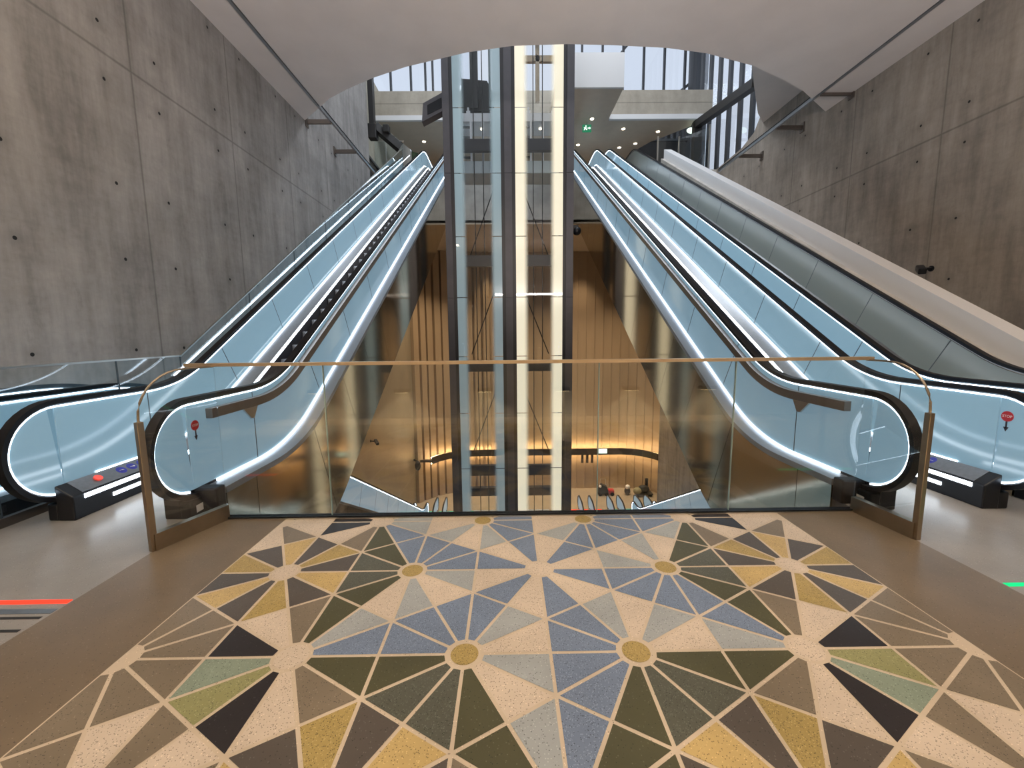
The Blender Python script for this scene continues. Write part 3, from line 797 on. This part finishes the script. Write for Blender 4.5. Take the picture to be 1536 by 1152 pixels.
struct(bx((10.2,12.0,7.0),(10.5,14.6,19.9)).build('wall_side_right',M['nightwall']))
# black steel
t=thing('steel_brace','black steel column and diagonal brace behind the left wall end','steel brace',(-5.9,18.6,10.6))
m=MB(); m.box((-5.68,18.42,10.2),(-5.48,18.7,13.1)); m.build('column',M['bsteel'],t)
m=MB(); m.box((-5.84,18.46,10.37),(-5.77,18.54,13.1)); m.build('hanger',M['bsteel'],t)
m=MB(); m.bar((-5.5,18.6,10.25),(-4.6,19.1,9.6),.32,.30); m.build('diagonal',M['bsteel'],t)
m=MB(); m.box((-5.75,18.4,9.72),(-5.40,18.75,10.3)); m.box((-5.15,18.5,10.0),(-4.9,18.8,10.3)); m.build('gusset',M['bsteel'],t,bevel=.03)
m=MB(); m.bar((8.75,15.55,10.2),(8.75,20.2,11.0),.3,.30); m.box((8.6,20.1,8.45),(8.95,20.4,11.15)); o=m.build('steel_beam',M['bsteel']); tag(o,'black steel beam sloping across the right side windows','beam')
m=MB(); m.bar((6.0,24.4,16.3),(8.6,24.4,19.2),.09); m.bar((8.2,24.4,13.6),(10.4,24.4,15.3),.12); o=m.build('roof_brace',M['mull']); tag(o,'thin diagonal braces outside the right rear windows','brace')
# outside, low planting wall beyond the left panes
o=bx((-5.6,26,11.6),(-3.0,27,14.0)).build('hedge',principled('green hedge',(.06,.09,.045),.8,var=.4,vscale=4)); tag(o,'dark green hedge outside the rear left window','hedge')
# ceiling spotlights
lab=['lamp above the exit sign','lamp in front of the ledge trim','lamp nearest the dark ceiling edge','lamp right of the lift tower, lowest row','lamp between the two escalator tops','lamp above the far right escalator top','lamp above the left escalator top']
for (u,v),l in zip(((888,178),(935,193),(987,197),(867,217),(929,221),(953,215),(636,212)),lab):
    dv=r2*((u-768)/f_px)+u2*((576-v)/f_px)+fw; k=(UC-1.6)/dv.z; p=Vector((0,0,1.6))+dv*k
    o=thing('ceiling_spot','small round recessed ceiling '+l,'ceiling light',(p.x,p.y,UC),'spotlights in the upper hall ceiling')
    m=MB(); m.disc((p.x,p.y,UC-.010),(0,0,1),.105,.012,16); m.build('rim',M['white2'],o)
    m=MB(); m.disc((p.x,p.y,UC-.022),(0,0,1),.085,.012,16); m.build('lamp',M['spot'],o)
# exit sign
ex=thing('exit_sign','green lit exit sign with white running figure under the beige ceiling','sign',(3.8,20.75,UC))
X0,Y0,Z0=3.8,20.75,11.12
bx((X0-.21,Y0,Z0-.16),(X0+.21,Y0+.06,Z0+.16)).build('panel',M['exitg'],ex)
m=MB(); y=Y0-.006
def q(*p): m.prism([(X0+a,y,Z0+b) for a,b in p],(0,.005,0))
q((-.15,-.09),(-.11,-.09),(-.06,.03),(-.10,.04)); q((-.08,-.02),(-.02,-.09),(.02,-.07),(-.05,.02)); q((-.15,.03),(-.03,.05),(-.02,.02),(-.14,0)); m.disc((X0-.05,y+.005,Z0+.09),(0,-1,0),.03,.005,12)
q((.03,-.02),(.11,-.02),(.11,-.06),(.18,.0),(.11,.06),(.11,.02),(.03,.02)); m.build('pictogram',M['exitw'],ex)
bx((X0-.01,Y0+.02,Z0+.16),(X0+.01,Y0+.04,UC)).build('hanger',M['mull'],ex)
o=thing('information_sign','small white lit oval sign in the dark corner beyond the right ceiling edge','sign',(8.83,21,11.3))
m=MB(); m.sphere((8.83,21,11.1),.2,14,8,(1.15,.25,.7)); m.build('panel',M['exitw'],o,smooth=True)
bx((8.82,20.99,11.2),(8.84,21.01,11.7)).build('hanger',M['mull'],o)
# glass guard at the right of the landing
t=thing('landing_guard','glass guard with steel posts at the upper landing on the right','guard rail',(7.5,18.7,8.2))
for k,(x,y) in enumerate(((6.9,20.0),(7.87,20.0),(8.75,18.9))):
    bx((x-.03,y-.03,8.4),(x+.03,y+.03,10.4)).build('post',M['steel'],t)
for (x,y),(x2,y2) in zip(((6.9,20.0),(7.87,20.0)),((7.87,20.0),(8.75,18.9))):
    m=MB(); m.prism([(x,y,9.0),(x2,y2,8.7),(x2,y2,10.3),(x,y,10.3)],(.01,.01,0)); m.build('glass_panel',M['glassb'],t)
t=thing('landing_guard','glass guard with thin top rail at the upper landing on the left','guard rail',(-5.2,19.6,9.0))
m=MB(); m.prism([(-6.05,20.3,9.2),(-4.75,20.3,9.2),(-4.75,20.3,10.4),(-6.05,20.3,10.4)],(0,.012,0)); m.build('glass_panel',M['glassb'],t)
m=MB(); m.bar((-6.05,20.306,10.41),(-4.7,20.306,10.41),.025); m.build('top_rail',M['steel'],t)

# ------------------------------------------------------------------ lower hall
plate('floor_lower',[(-7,3.4),(11.4,3.4),(11.4,31),(-7,31)],LOWZ-.3,LOWZ,M['lowfloor'])
LXW,RXW=-6.3,11.0
plan=[(LXW,27.0),(-5.75,27.75),(-5.1,28.35),(-4.3,28.85),(-3.4,29.15),(-2.4,29.25),(8.4,29.25),(9.3,29.05),(10.1,28.6),(10.7,27.9),(RXW,27.2)]
def along(step):
    """even points along the plan line"""
    out=[];acc=0;nx=0
    for (a,b),(c,d) in zip(plan,plan[1:]):
        L=math.hypot(c-a,d-b)
        while nx<=acc+L:
            k=(nx-acc)/L; out.append((Vector((a+(c-a)*k,b+(d-b)*k)),Vector(((d-b)/L,-(c-a)/L)))); nx+=step
        acc+=L
    return out
pl=along(.6); pts=[]
for (p,n),(p2,n2) in zip(pl,pl[1:]):
    left=p.x<-1.5; dp=.26 if left else .06; k=.68 if left else .96
    n=-n if n.y>0 else n
    a=p+n*dp if left else p+n*.0; b=p+(p2-p)*k+(n*dp if left else n*dp)
    if left: pts+=[a,b,p+(p2-p)*(k+.02),p2-(p2-p)*.02]
    else: pts+=[a,b]
pts=[Vector((LXW,26.9))]+pts+[Vector((RXW,27.3))]
m=MB()
for a,b in zip(pts,pts[1:]): m.face([(a.x,a.y,LOWZ),(b.x,b.y,LOWZ),(b.x,b.y,7.4),(a.x,a.y,7.4)])
struct(m.build('wall_apse',M['woodwall'],fix=False))
struct(bx((LXW-.3,3.58,LOWZ),(LXW,27.1,7.4)).build('wall_lower_left',M['sidewall']))
struct(bx((RXW,3.58,LOWZ),(RXW+.3,27.4,8.2)).build('wall_lower_right',M['sidewall']))
struct(bx((LXW-.3,3.45,LOWZ),(RXW+.3,3.58,-.42)).build('wall_lower_front',M['liftdark']))
plate('ceiling_landing',[(-7,21.9),(11.4,21.9),(11.4,31),(-7,31)],7.1,7.3,M['beige'])
# curved lamp: housing with light up and down
offs=[]
for (a,b),(c,d) in zip(plan,plan[1:]): pass
RZ=-6.85
cl=[(-5.15,27.0),(-4.75,27.6),(-4.2,28.1),(-3.5,28.45),(-2.6,28.62),(-1.6,28.68),(8.0,28.68),(8.7,28.5),(9.3,28.15),(9.8,27.6),(10.05,27.2)]
t=thing('curved_wall_lamp','long dark curved lamp glowing up and down on the lower hall wall','wall lamp',(2.2,28.68,RZ))
m=MB(); A=[];B=[];C=[];D=[]
def nor(i):
    a=Vector(cl[max(i-1,0)]); b=Vector(cl[min(i+1,len(cl)-1)]); d=(b-a).normalized(); return Vector((-d.y,d.x))
def cb(m,o0,o1,z0,z1):
    A=[];B=[];C=[];D=[]
    for i,(x,y) in enumerate(cl):
        n=nor(i); p=Vector((x,y))+n*o0; q=Vector((x,y))+n*o1
        A.append((p.x,p.y,z0));B.append((q.x,q.y,z0));C.append((q.x,q.y,z1));D.append((p.x,p.y,z1))
    m.strip(A,B,C,D)
m=MB(); cb(m,0,.10,RZ-.23,RZ+.23); m.build('housing',M['darkrail'],t)
m=MB(); cb(m,.11,.16,RZ+.16,RZ+.21); m.build('led_glow_strip',M['ledwarm'],t)
m=MB(); cb(m,.11,.16,RZ-.235,RZ-.185); m.build('led_glow_strip',M['ledwarm'],t)
for a,b in(((-5.15,27.05),(-6.2,27.05)),((10.05,27.25),(10.9,27.4))):
    m=MB(); m.bar((*a,RZ-.02),(*b,RZ-.02),.14,.16); m.build('arm',M['darkrail'],t)
m=MB()
for x in(5.2,5.55,5.9): m.tube((x,28.7,RZ-.80),(x,28.7,RZ-.23),.09,10)
m.build('spot_cluster',M['darkrail'],t)
m=MB(); m.box((6.35,28.64,RZ-.12),(6.95,28.66,RZ+.22)); m.build('lit_sign',M['exitw'],t)
# floor entry lights
def strip_light(nm,lab,a,b,mat,grp=None):
    o=bx(a,b).build(nm,mat); tag(o,lab,'floor light',grp); return o
strip_light('floor_light','thin mint green light line on the lower hall floor left of the lift tower',(-5.6,25.4,LOWZ),(-2.2,25.5,LOWZ+.02),M['grn2'])
strip_light('floor_light','thin red light line on the lower hall floor right of the lift tower',(3.2,25.4,LOWZ),(5.9,25.5,LOWZ+.02),M['redled'])
strip_light('floor_light','short green light line on the lower hall floor near the right down escalator',(6.7,25.4,LOWZ),(8.0,25.5,LOWZ+.02),M['grn2'])
strip_light('floor_light','red light line in the grey floor before the left escalator',(-5.2,2.353,.0005),(-2.69,2.388,.004),M['redled'])
strip_light('floor_light','green light line in the grey floor before the right escalators',(3.11,2.385,.0005),(5.9,2.42,.004),M['grnled'])
o=bx((-5.2,2.262,.0005),(-2.69,2.305,.002)).build('floor_strip',M['alu_dark']); tag(o,'dull metal strip in the floor just before the red light line','floor strip')
for y,l in((2.216,'dark drain slot in the floor at the left edge, nearer the red light line'),(2.110,'dark drain slot in the floor at the left edge, further from the red light line')):
    o=bx((-5.2,y,.0005),(-2.705,y+.02,.0022)).build('floor_slot',M['slotdark']); tag(o,l,'floor slot')
# cleaning equipment on the lower floor
t=thing('floor_cleaner','dark floor cleaning machine with handle by the lower hall wall','cleaning machine',(6.55,28.0,LOWZ))
z=LOWZ
m=MB(); m.prism([(6.15,27.7,z+.12),(6.9,27.7,z+.12),(6.8,27.7,z+.62),(6.45,27.7,z+.78),(6.2,27.7,z+.6)],(0,.5,0)); m.build('body',M['black'],t,bevel=.04)
m=MB(); m.box((6.9,27.72,z+.08),(7.3,28.15,z+.4)); m.build('tank',M['signred'],t,bevel=.05)
for x in(6.3,6.75,7.15): m=MB(); m.tube((x,27.66,z+.13),(x,27.78,z+.13),.13,14); m.build('wheel',M['rubber'],t)
m=MB(); m.path([(6.3,27.95,z+.7),(6.35,27.95,z+1.15),(6.7,27.95,z+1.15),(6.75,27.95,z+.7)],.02,6); m.build('handle',M['steel'],t)
m=MB(); m.sphere((6.3,27.75,z+.68),.1,10,8); m.build('lamp_head',M['signwhite'],t,smooth=True)
t=thing('equipment_trolley','dark loaded trolley with upright tank in the right corner of the lower hall','trolley',(9.2,27.7,LOWZ))
bx((8.7,27.4,z+.14),(9.9,28.0,z+.22)).build('platform',M['liftdark'],t)
for x in(8.85,9.75): m=MB(); m.tube((x,27.4,z+.09),(x,27.5,z+.09),.09,12); m.build('wheel',M['rubber'],t)
m=MB(); m.sphere((9.3,27.65,z+.5),.34,14,8,(1.2,.8,.85)); m.build('pack',M['black'],t,smooth=True)
m=MB(); m.sphere((8.85,27.55,z+.42),.3,12,8,(1,.8,.8)); m.build('sack',principled('khaki cloth',(.27,.24,.14),.8,var=.2,vscale=6),t,smooth=True)
m=MB(); m.tube((9.55,27.8,z+.2),(9.55,27.8,z+1.2),.1,12); m.build('tank',M['black'],t)
t=thing('waste_bag','small dark bag with white top left of the trolley in the lower hall','bag',(8.25,27.9,LOWZ))
m=MB(); m.sphere((8.25,27.9,z+.27),.27,12,8,(.8,.8,1)); m.build('bag',M['black'],t,smooth=True)
m=MB(); m.sphere((8.25,27.85,z+.58),.17,12,8); m.build('bag_top',M['signwhite'],t,smooth=True)

# cameras on walls
def wallcam(lab,x,y,zz,sx):
    t=thing('security_camera',lab,'camera',(x,y,zz))
    m=MB(); m.tube((x,y,zz),(x+sx*.22,y-.03,zz-.01),.028,8); m.disc((x,y,zz),(sx,0,0),.06,.02,12); m.build('arm',M['black'],t)
    m=MB(); m.bar((x+sx*.2,y+.06,zz+.03),(x+sx*.40,y-.22,zz-.09),.13,.12); m.build('body',M['black'],t,bevel=.02)
    return t
wallcam('black security camera on the right concrete wall above the ledge',XR,8.85,2.86,-1)
wallcam('black security camera on the left lining of the lower hall',LXW,18.4,-3.2,1)
t=thing('wall_speaker','small dark speaker hanging at the left end of the curved lamp','speaker',(LXW+.25,26.6,-6.6))
m=MB(); m.sphere((LXW+.3,26.3,-6.95),.25,12,8,(.8,.8,1.3)); m.build('speaker_body',M['black'],t,smooth=True)
m=MB(); m.bar((LXW+.01,26.5,-6.6),(LXW+.35,26.4,-6.75),.08); m.build('bracket',M['black'],t)

# foot lamps along the wall behind the camera (they mirror in the guard glass)
for k,x in enumerate((-3.6,-2.0,-.45,1.0,2.3,3.75)):
    pos=['leftmost','second from left','third from left','third from right','second from right','rightmost'][k]
    o=bx((x-.14,-.79,.52),(x+.14,-.62,.58)).build('wall_lamp',M['black']); tag(o,'low wall lamp behind the mosaic, %s of six'%pos,'wall lamp','foot lamps on the rear wall')
    m=MB(); m.box((x-.12,-.78,.512),(x+.12,-.63,.5195)); m.build('lamp',M['foot'],o)

# ------------------------------------------------------------------ lights
def area(nm,loc,size,power,col,rot=(0,0,0),sy=None,spread=180):
    l=bpy.data.lights.new(nm,'AREA'); l.energy=power; l.color=col; l.size=size
    if sy: l.shape='RECTANGLE'; l.size_y=sy
    l.spread=R(spread)
    o=bpy.data.objects.new(nm,l); COL.objects.link(o); o.location=loc; o.rotation_euler=rot; return o
WARM=(1.0,.84,.60)
area('fill_uplight',(1.6,-.7,4.4),.25,560,(1.0,.92,.87),rot=(R(180-42),0,R(0)),sy=.25,spread=125)  # unseen uplight without a fixture, added to brighten the ceiling
S.objects['fill_uplight'].data.size=5
for x in(-3.6,-2.0,-.45,1.0,2.3,3.75): area('foot_light',(x,-.66,.50),.2,240,(1,.80,.48),rot=(R(14),0,0),spread=115)
for x,sg in((XL+.3,1),(XR-.3,-1)):
    area('fill_uplight',(x,1.4,4.3),.25,260,(1.0,.92,.87),rot=(R(180),R(-40*sg),0),sy=3.6)  # two more added uplights at the side walls, out of view
for x in(-3.6,.2,4.6):
    for y in(.6,3.2):
        area('ceiling_lamp',(x,y,ZC-.02),.6,88 if abs(x)<1 else 48,WARM)
# daylight fill lights added under the closed upper hall roof
for x,y in((-2.0,13.5),(4.0,13.5),(1.5,17)):
    area('daylight_fill',(x,y,19.8),3.2,700,(.88,.94,1.0))
for x in(-3.0,1.0,5.0): area('hall_lamp',(x,28.5,UC-.05),.4,70,(1,.83,.62))
for x,y in((-3.5,24.5),(2.2,24.5),(8.0,24.5)): area('lower_hall_lamp',(x,y,7.0),1.0,330,(1,.82,.58),spread=105)
for x in(-1.0,5.0): area('lower_hall_lamp',(x,27.9,6.9),.5,60,(1,.8,.55),spread=70)
w=bpy.data.worlds.new('sky'); S.world=w; w.use_nodes=True
bg=w.node_tree.nodes['Background']; bg.inputs[0].default_value=(.80,.87,1.0,1); bg.inputs[1].default_value=.92

# ------------------------------------------------------------------ view
S.view_settings.view_transform='Standard'; S.view_settings.look='None'; S.view_settings.gamma=1; S.view_settings.exposure=0
S.view_settings.use_curve_mapping=False
S.cycles.use_denoising=True
S.cycles.max_bounces=9; S.cycles.transparent_max_bounces=24; S.cycles.diffuse_bounces=4; S.cycles.glossy_bounces=5
S.cycles.sample_clamp_indirect=6
S.cycles.caustics_reflective=False; S.cycles.caustics_refractive=False
